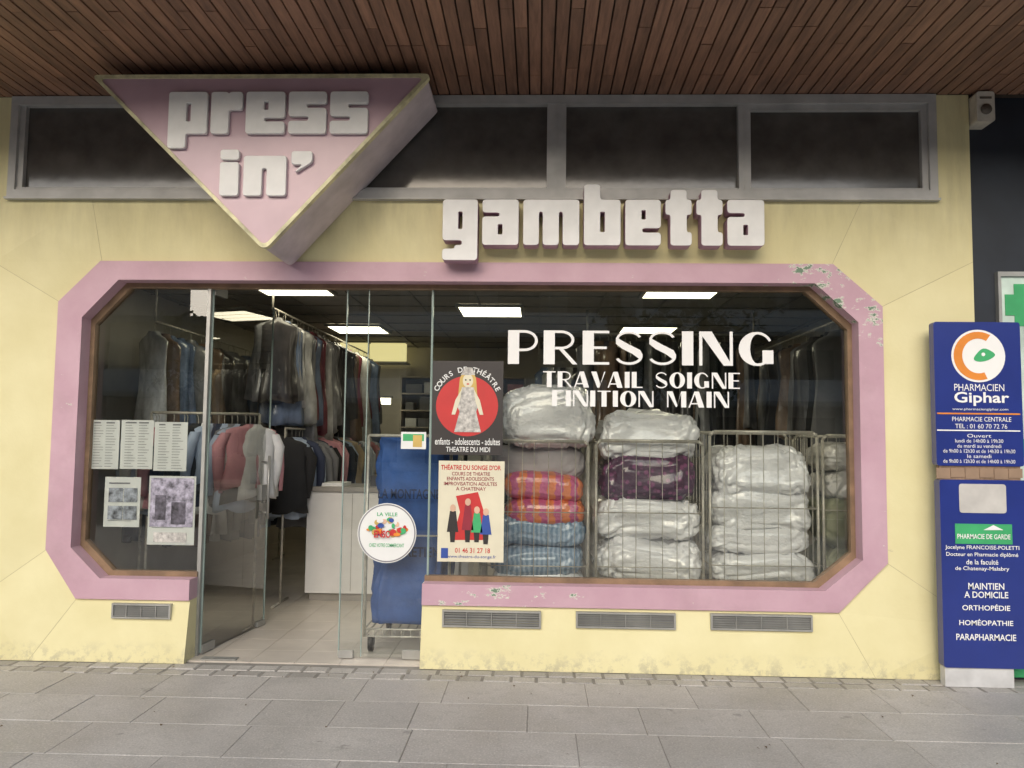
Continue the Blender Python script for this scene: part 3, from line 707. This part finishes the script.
def garment(mb,x,y,z,Lg,wd,yaw,ci,sleeves=True,seed=0):
    rs=random.Random(seed);cs,sn=math.cos(yaw),math.sin(yaw)
    def T(p): return (x+p[0]*cs-p[1]*sn,y+p[0]*sn+p[1]*cs,z+p[2])
    prof=[(0,.055,.05),(.035,.08,.055),(.06,.15,.06),(.10,.205,.06),(.18,.20,.055),(.35,.19,.055),(.55,.195,.06),(.75,.21,.065),(.9,.22,.07),(1.,.225,.075)]
    n=22;vs=[];ph=rs.uniform(0,6)
    for t_,w_,d_ in prof:
        for i in range(n):
            a=2*math.pi*i/n;fo=1+.20*t_*math.sin(5*a+ph)+.12*t_*math.sin(9*a+ph*2)+.06*math.sin(3*a+t_*9+ph)
            vs.append(T((math.cos(a)*w_*wd/.22*fo,math.sin(a)*d_*fo*1.0,-.06-t_*Lg+(.02*math.sin(3*a+ph) if t_==1. else 0))))
    m_=len(prof);fs=[(j*n+i,j*n+(i+1)%n,(j+1)*n+(i+1)%n,(j+1)*n+i) for j in range(m_-1) for i in range(n)]+[tuple(range((m_-1)*n,m_*n))]
    mb.add(vs,fs,ci,True)
    if sleeves:
        for sg in(-1,1):
            sw=rs.uniform(-.06,.05)
            pts=[(sg*wd*.82,0,-.06-.10*Lg-.02),(sg*wd*1.08,.01,-.18-.1*Lg),(sg*(wd*1.16+sw*.5),.02,-.36-.1*Lg),(sg*(wd*1.14+sw),.03,-.55-.1*Lg)];rr2=[.055,.06,.052,.045];v2=[];m2=8
            for (px,py,pz),r2 in zip(pts,rr2):
                for i in range(m2): a=2*math.pi*i/m2;v2.append(T((px+r2*math.cos(a)*.9,py+r2*math.sin(a)*.8,pz)))
            mb.add(v2,[(j*m2+i,j*m2+(i+1)%m2,(j+1)*m2+(i+1)%m2,(j+1)*m2+i) for j in range(3) for i in range(m2)]+[tuple(range(3*m2,4*m2))],ci,True)
    mb.tube(T((0,0,-.07)),T((0,0,-.01)),.003,5,11);mb.tube(T((0,0,-.01)),T((0,.02,.012)),.003,5,11)
def rack(name,p0,p1,z,n,yaw,yj,cols,Lg,floor=True,sl=True,seed=1):
    rs=random.Random(seed);b=MB()
    for i in range(n):
        t_=(i+.5+rs.uniform(-.3,.3))/n
        garment(b,p0[0]+(p1[0]-p0[0])*t_+rs.uniform(-.03,.03),p0[1]+(p1[1]-p0[1])*t_,z-.02,Lg*rs.uniform(.75,1.2),rs.uniform(.16,.24),yaw+rs.uniform(-yj,yj),rs.choice(cols),sl and rs.random()<.9,seed*100+i)
    k=[b.obj('garments',GC)];f=MB();f.tube((p0[0],p0[1],z),(p1[0],p1[1],z),.011,8)
    for p in(p0,p1):
        if floor: f.tube((p[0],p[1],.02),(p[0],p[1],z),.011,8);f.tube((p[0],p[1]-.22,.02),(p[0],p[1]+.22,.02),.011,8)
        else: f.tube((p[0],p[1],z),(p[0],p[1],IZ),.01,8)
    k.append(f.obj('rail',STEEL));group(name,k)
rack('clothes_rack',(-3.0,.80),(-2.24,1.05),1.68,16,R(50),.55,[0,15,1,4,1,7,0,1,1,0,2,3],.60,seed=1)
rack('clothes_rack',(-2.40,1.75),(-2.35,5.6),2.66,36,0,.6,[8,9,12,10,8,14,9,12,13],.98,False,False,seed=2)
rack('clothes_rack',(-2.30,1.9),(-2.25,5.3),1.58,30,0,.5,[2,3,4,6,5,5,4,1,0,7,15],.74,seed=3)
rack('clothes_rack',(-3.2,1.2),(-3.2,5.0),2.45,28,0,.5,[8,9,10,12,4,9,13],.98,False,False,seed=4)
rack('clothes_rack',(2.55,1.5),(2.55,5.4),2.55,24,0,.5,[8,9,8,10,4,3],1.1,False,False,seed=5)
rack('clothes_rack',(.0,4.8),(2.2,4.8),2.50,26,R(70),.4,[8,9,10,12,4,13,5],1.1,False,False,seed=6)
rack('clothes_rack',(.5,2.9),(2.2,2.9),2.60,20,R(70),.4,[8,8,8,3,9,10],1.10,False,False,seed=9)
rack('clothes_rack',(-3.3,1.3),(-3.2,4.6),1.2,16,0,.5,[2,3,4,6,4,1,0],.6,seed=8)

# ------------------------------------------------------------------ counter and back room
x0,x1,z0,z1=RC(306,487,372,604,2.05)
cw=M('counter_white_laminate',(.72,.71,.69),.4,0,.06);ct=M('counter_top',(.30,.28,.25),.4)
b=MB();b.box(x0,x0+1.5,2.05,2.65,.08,z1-.04);b.box(x0+.03,x0+1.47,2.09,2.61,.0,.08,1);b.box(x0-.03,x0+1.53,2.02,2.68,z1-.04,z1,1)
for i in range(1,4): b.box(x0+i*.42-.002,x0+i*.42+.002,2.046,2.052,.1,z1-.06,1)
k=[b.obj('cabinet',[cw,ct])]
b=MB();b.box(x0+.55,x0+.9,2.2,2.5,z1,z1+.10);b.box(x0+.6,x0+.85,2.25,2.28,z1+.1,z1+.34);b.box(x0+.1,x0+.31,2.15,2.45,z1,z1+.03,1);k.append(b.obj('till',[M('till_plastic',(.05,.05,.055),.4),PAPER]))
group('shop_counter',k)
def washer(x,y,s_=.75,h=1.5):
    b=MB();b.box(x,x+s_,y,y+.8,.05,h);b.box(x+.02,x+s_-.02,y-.012,y,h-.2,h-.04,1);k=[b.obj('body',[M('washer_enamel',(.6,.6,.58),.3),BLACK])]
    d=MB();cx_,cz_=x+s_/2,h*.48
    o1=disc(cx_,cz_,s_*.36,s_*.36,28);o2=disc(cx_,cz_,s_*.27,s_*.27,28);d.ring(o1,o2,y-.05,y+.0);d.prism(o2,y-.02,y-.005,1);k.append(d.obj('drum_door',[ALU,BLACK]));group('washing_machine',k)
washer(-1.75,5.5);washer(-.95,5.5);washer(-.1,5.5)
b=MB()
for i in range(4): b.box(-1.95,-.2,6.0,6.38,1.65+i*.24,1.67+i*.24)
b.box(-1.97,-1.95,6.0,6.38,1.6,2.4);b.box(-.2,-.18,6.0,6.38,1.6,2.4)
rs=random.Random(9)
k=[b.obj('shelves',M('shelf_board',(.50,.45,.38),.6))]
b=MB()
for i in range(3):
    x=-1.9
    while x<-.4:
        w_=rs.uniform(.08,.25);b.box(x,x+w_,6.05,6.3,1.671+i*.24,1.671+i*.24+rs.uniform(.08,.19),rs.randrange(5));x+=w_+rs.uniform(.01,.1)
k.append(b.obj('folded_linen',[GC[0],GC[1],GC[5],GC[4],GC[7]]));group('linen_shelf',k)
b=MB();b.prism([(0.35,.85),(1.45,.85),(1.45,.9),(.3,.9)],3.2,3.6);b.tube((.6,3.4,.05),(1.2,3.4,.85),.02);b.tube((1.2,3.4,.05),(.6,3.4,.85),.02)
b.obj('ironing_table',M('ironing_cloth',(.4,.4,.38),.7))

# ------------------------------------------------------------------ neighbouring pharmacy
s=MB();s.box(XR+.0005,7.6,.05,.4,0,ZS)
xg=P(1003,450,.05)[0]
k=[s.obj('dark_wall',NAVYW)]
z0,z1=P(1010,660,.04)[1],P(1010,277,.04)[1]
s=MB();s.box(xg,xg+2.2,.03,.048,z0,z1);k.append(s.obj('frosted_window',M('frosted_window',(.62,.76,.69),.25,0,.4,3)))
s=MB();s.box(xg-.02,xg,.01,.05,z0-.03,z1+.03);s.box(xg,xg+2.2,.01,.05,z1,z1+.03);s.box(xg,xg+2.2,.01,.05,z0-.03,z0);s.box(xg+1.1,xg+1.13,.012,.05,z0,z1);k.append(s.obj('window_frame',ALU))
s=MB();s.box(xg,xg+2.2,.025,.0295,z0+.0,z0+.5);s.box(xg+.03,xg+.30,.025,.0295,z1-.26,z1-.12);s.box(xg+.09,xg+.23,.025,.0295,z1-.12,z1-.05);s.box(xg+.09,xg+.23,.025,.0295,z1-.33,z1-.26);s.box(xg+.02,xg+2.,.025,.0295,z0+1.3,z0+1.42);k.append(s.obj('green_cross_and_band',GRN))
s=MB();s.box(xg,xg+2.2,.024,.05,.02,z0-.035);k.append(s.obj('green_plinth',GRN))
group('neighbouring_pharmacy',k)
NB=M('sign_blue',(.018,.035,.22),.3,0,.1,3,coat=.4);CARD=M('brown_tape',(.26,.17,.11),.6,0,.4,20)
YB=-.14
x0,x1,z0,z1=RC(935,322,1022,466,YB)
s=MB();s.prism(fillet(rect((x0,x1,z0,z1)),.02),YB,YB+.06);k=[s.obj('panel',NB)]
def T_(s_,l_,t_,r_,b2,m=None,bold=0): k.append(text_fit(s_,RC(l_,t_,r_,b2,YB),YB-.003,m or WHITE,bold))
c0=P(978,356,YB);rad=26/154
k.append(flat('logo_disc',disc(c0[0],c0[1],rad,rad,40),YB-.003,WHITE,.002))
k.append(flat('logo_swirl_orange',arc(c0[0],c0[1],rad*.92,rad*.92,rad*.60,rad*.66,60,290,24),YB-.005,ORA))
k.append(flat('logo_leaf_green',fillet([(c0[0]-.04,c0[1]-.02),(c0[0]+.03,c0[1]+.06),(c0[0]+.12,c0[1]+.01),(c0[0]+.06,c0[1]-.03),(c0[0]+.0,c0[1]-.04)],.04),YB-.005,GRN))
k.append(flat('logo_eye',disc(c0[0]+.03,c0[1]+.01,.012,.012,12),YB-.007,WHITE))
T_('PHARMACIEN',954,384,1004,391);T_('Giphar',954,392,1009,406,bold=.02);T_('www.pharmaciengiphar.com',952,408,1008,411)
k.append(flat('rule',rect(RC(937,413,1020,414.5,YB)),YB-.003,ORA,.002))
T_('PHARMACIE CENTRALE',952,417,1011,421.5);T_('TEL : 01 60 70 72 76',955,424,1007,428.5)
k.append(flat('rule',rect(RC(937,430,1020,431.2,YB)),YB-.003,WHITE,.002))
for i,s_ in enumerate(('Ouvert','lundi de 14h00 à 19h30','du mardi au vendredi','de 9h00 à 12h30 et de 14h30 à 19h30','le samedi','de 9h00 à 12h30 et de 14h00 à 19h30')):
    hw=[12,24,22,36,12,36][i];T_(s_,979-hw,434+i*5.1,979+hw,437.6+i*5.1)
s=MB();s.box(x0+.02,x1-.02,YB+.01,YB+.05,P(975,481,YB)[1],z0);k.append(s.obj('taped_joint',CARD))
s=MB();
for i in range(6): s.box(x0+.0+.09*i,x0+.09*i+.085,YB+.006,YB+.0095,P(975,479,YB)[1]+.01*(i%2),z0-.015)
k.append(s.obj('tape_strip',M('tape',(.32,.22,.15),.4)))
x0,x1,z0,z1=RC(941,480,1034,668,YB)
s=MB();s.prism(fillet(rect((x0,x1,z0,z1)),.02),YB-.01,YB+.06);k.append(s.obj('lower_panel',NB))
YB-=.01
k.append(flat('blank_window',fillet(rect(RC(959,484,1006,513,YB)),.02),YB-.003,M('blank_panel',(.58,.56,.53),.3),.002))
k.append(flat('green_band',rect(RC(955,524,1012,544,YB)),YB-.003,GRN,.002))
k.append(flat('green_arrow',[P(983,530,YB),P(1003,530,YB),P(993,525,YB)],YB-.005,WHITE))
k.append(text_fit('PHARMACIE DE GARDE',RC(957,534,1010,539,YB),YB-.005,WHITE,.01))
for i,(s_,hw) in enumerate((('Jocelyne FRANCOISE-POLETTI',37),('Docteur en Pharmacie diplômé',36),('de la faculté',16),('de Chatenay-Malabry',27))): T_(s_,982-hw,545.5+i*7,982+hw,550.5+i*7,bold=.008)
for (s_,hw,v) in(('MAINTIEN',18,583),('A DOMICILE',22,591.5),('ORTHOPÉDIE',24,604),('HOMÉOPATHIE',27,619),('PARAPHARMACIE',30,634)): T_(s_,986-hw,v,986+hw,v+6.5,bold=.015)
s=MB();xb0,xb1,zb0,zb1=RC(946,668,1015,684,YB);s.box(xb0,xb1,YB+.01,YB+.07,0.0,z0);k.append(s.obj('base',M('base_white',(.6,.6,.6),.4,0,.2,6)))
group('pharmacy_sign',k)
# alarm box
x0,x1,z0,z1=RC(976,92,994,122,-.08)
s=MB();s.prism(fillet(rect((x0,x1,z0,z1)),.02),-.09,.05);k=[s.obj('case',M('beige_plastic',(.60,.56,.48),.5,0,.2,10))]
s=MB();s.tube(((x0+x1)/2,-.09,(z0+z1)/2-.02),((x0+x1)/2,-.10,(z0+z1)/2-.02),.035,16);s.box(x0+.02,x1-.02,-.093,-.0895,z1-.05,z1-.035);k.append(s.obj('sounder_grille',M('dark_plastic',(.12,.1,.08),.5)))
group('alarm_box',k)

# ------------------------------------------------------------------ ground
s=MB();s.add([(-300,-300,-.16),(300,-300,-.16),(300,60,-.16),(-300,60,-.16)],[(0,1,2,3)]);s.obj('ground',M('ground_far',(.20,.19,.17),.9))
s=MB();s.box(-40,40,-7.3,.06,-.15,-.004);s.box(-6,8,.0,8,-.15,-.021)
k=[s.obj('joint_bed',JOINT)]
s=MB();y=-.24
rs=random.Random(4)
while y>-7.2:
    dpt=rs.choice((.34,.42,.42,.30));x=-9+rs.uniform(0,.6)
    while x<9:
        w_=rs.choice((.42,.62,.62,.84,.5));s.slab(x+.0015,x+w_-.0015,y-dpt+.0015,y-.0015,-.03,rs.uniform(-.0016,.0016),.003);x+=w_
    y-=dpt
k.append(s.obj('slabs',CONC))
s=MB();x=-9
while x<9:
    w_=rs.uniform(.15,.19);s.slab(x+.005,x+w_-.005,-.235,-.125,-.03,rs.uniform(-.004,.003),.008);x+=w_
x=-9.07
while x<9:
    w_=rs.uniform(.15,.19);s.slab(x+.005,x+w_-.005,-.115,-.006,-.03,rs.uniform(-.003,.005),.008);x+=w_
k.append(s.obj('wall_edge_setts',SETT))
s=MB();x=-40
while x<40: s.slab(x+.004,x+.996,-7.5,-7.305,-.15,.002,.015);x+=1
k.append(s.obj('kerb',M('kerb_stone',(.33,.32,.30),.7,0,.2,5)))
group('pavement',k)
s=MB();s.add([(-60,-16,-.12),(60,-16,-.12),(60,-7.5,-.12),(-60,-7.5,-.12)],[(0,1,2,3)])
k=[s.obj('carriageway',ASPH)];s=MB();x=-50
while x<50: s.add([(x,-11.8,-.116),(x+3,-11.8,-.116),(x+3,-11.68,-.116),(x,-11.68,-.116)],[(0,1,2,3)]);x+=6
k.append(s.obj('lane_marking',WHITE));group('road',k)
s=MB();s.box(-60,60,-32,-16,-.15,0);s.obj('pavement',CONC)
s=MB();rs=random.Random(12)
for i in range(60):
    x=rs.uniform(-4,3.4);y=-abs(rs.gauss(0.03,.12))-.02
    if i>30:y=rs.uniform(-1.4,-.2)
    l_=rs.uniform(.008,.022);a=rs.uniform(0,3);s.add([(x,y,.006),(x+l_*math.cos(a),y+l_*math.sin(a),.009),(x+l_*math.cos(a+.8),y+l_*math.sin(a+.8),.012)],[(0,1,2)])
s.obj('fallen_leaves',M('dead_leaf',(.12,.08,.04),.8))

# ------------------------------------------------------------------ across the street
WF=M('render_offwhite',(.40,.38,.34),.8);WW=M('far_window',(.03,.035,.04),.15);BF=M('balcony_front',(.80,.79,.77),.6)
def block(X0,X1,Y,nf):
    s=MB();fl=MB();rl=MB();H=.3+nf*2.95
    s.box(X0,X1,Y-10,Y,0,H);s.box(X0-.2,X1+.2,Y-10.2,Y+.2,H,H+.3)
    for f_ in range(nf):
        zf=.3+f_*2.95
        if f_:
            s.box(X0+.5,X1-.5,Y,Y+1.4,zf-.2,zf);rl.box(X0+.5,X1-.5,Y+1.34,Y+1.4,zf,zf+.9)
        x=X0+1.
        while x<X1-2:
            fl.box(x,x+1.9,Y+.005,Y+.03,zf+.1,zf+2.3)
            if f_: s.box(x+2.3,x+2.45,Y,Y+1.3,zf,zf+2.7)
            x+=3.2
    group('apartment_building',[s.obj('walls',WF),fl.obj('windows',WW),rl.obj('balcony_fronts',BF)])
block(-44,-18.2,-25,3);block(-18.,-12.6,-27,2);block(-12.5,3.5,-30.5,3);block(3.6,40,-29.5,3)
LEAF=M('foliage',(.06,.09,.03),.7,0,.4,3,rnd=.5);BARK=M('bark',(.10,.07,.05),.9,0,.3,8)
def tree(x,y,h,seed):
    rs=random.Random(seed);t_=MB();t_.tube((x,y,-.1),(x,y,h*.45),.16,10,r1=.10);tips=[]
    for i in range(9):
        a=i*2.4;z=h*(.32+.05*i);L_=h*.26*rs.uniform(.7,1.1);p=(x+math.cos(a)*L_,y+math.sin(a)*L_,z+L_*.9);t_.tube((x,y,min(z,h*.45)),p,.06,6,r1=.02);tips.append(p)
    t_.tube((x,y,h*.45),(x,y,h*.85),.1,8,r1=.02);tips.append((x,y,h*.85))
    l=MB()
    for p in tips:
        for c in range(5):
            q_=[p[i]+rs.gauss(0,h*.08) for i in range(3)]
            for n_ in range(50):
                w_=Vector([q_[i]+rs.gauss(0,h*.045) for i in range(3)]);d1=Vector([rs.uniform(-1,1) for _ in range(3)]).normalized()*.12;d2=Vector([rs.uniform(-1,1) for _ in range(3)]).normalized()*.08
                l.add([w_-d1,w_+d2,w_+d1,w_-d2],[(0,1,2,3)])
    group('street_tree',[t_.obj('trunk',BARK),l.obj('crown',LEAF)])
tree(-11,-22,6,1);tree(4.5,-20,6,2);tree(16,-19,6,3)

# ------------------------------------------------------------------ light
w_=bpy.data.worlds.new('World');scene.world=w_;w_.use_nodes=True;nt=w_.node_tree
sky=nt.nodes.new('ShaderNodeTexSky');sky.sky_type='NISHITA';sky.sun_disc=False;sky.sun_elevation=R(26);sky.sun_rotation=R(189);sky.dust_density=3;sky.air_density=1.2
bg=nt.nodes['Background'];nt.links.new(sky.outputs[0],bg.inputs[0]);bg.inputs[1].default_value=.15
sl=bpy.data.lights.new('sun','SUN');sl.energy=2.5;sl.angle=R(60);sl.color=(1,.985,.965);so=bpy.data.objects.new('sun',sl);scene.collection.objects.link(so)
so.rotation_euler=Vector((.13,.88,-.43)).to_track_quat('-Z','Y').to_euler();so.location=(0,-10,10)
print('ok',len(bpy.data.objects))
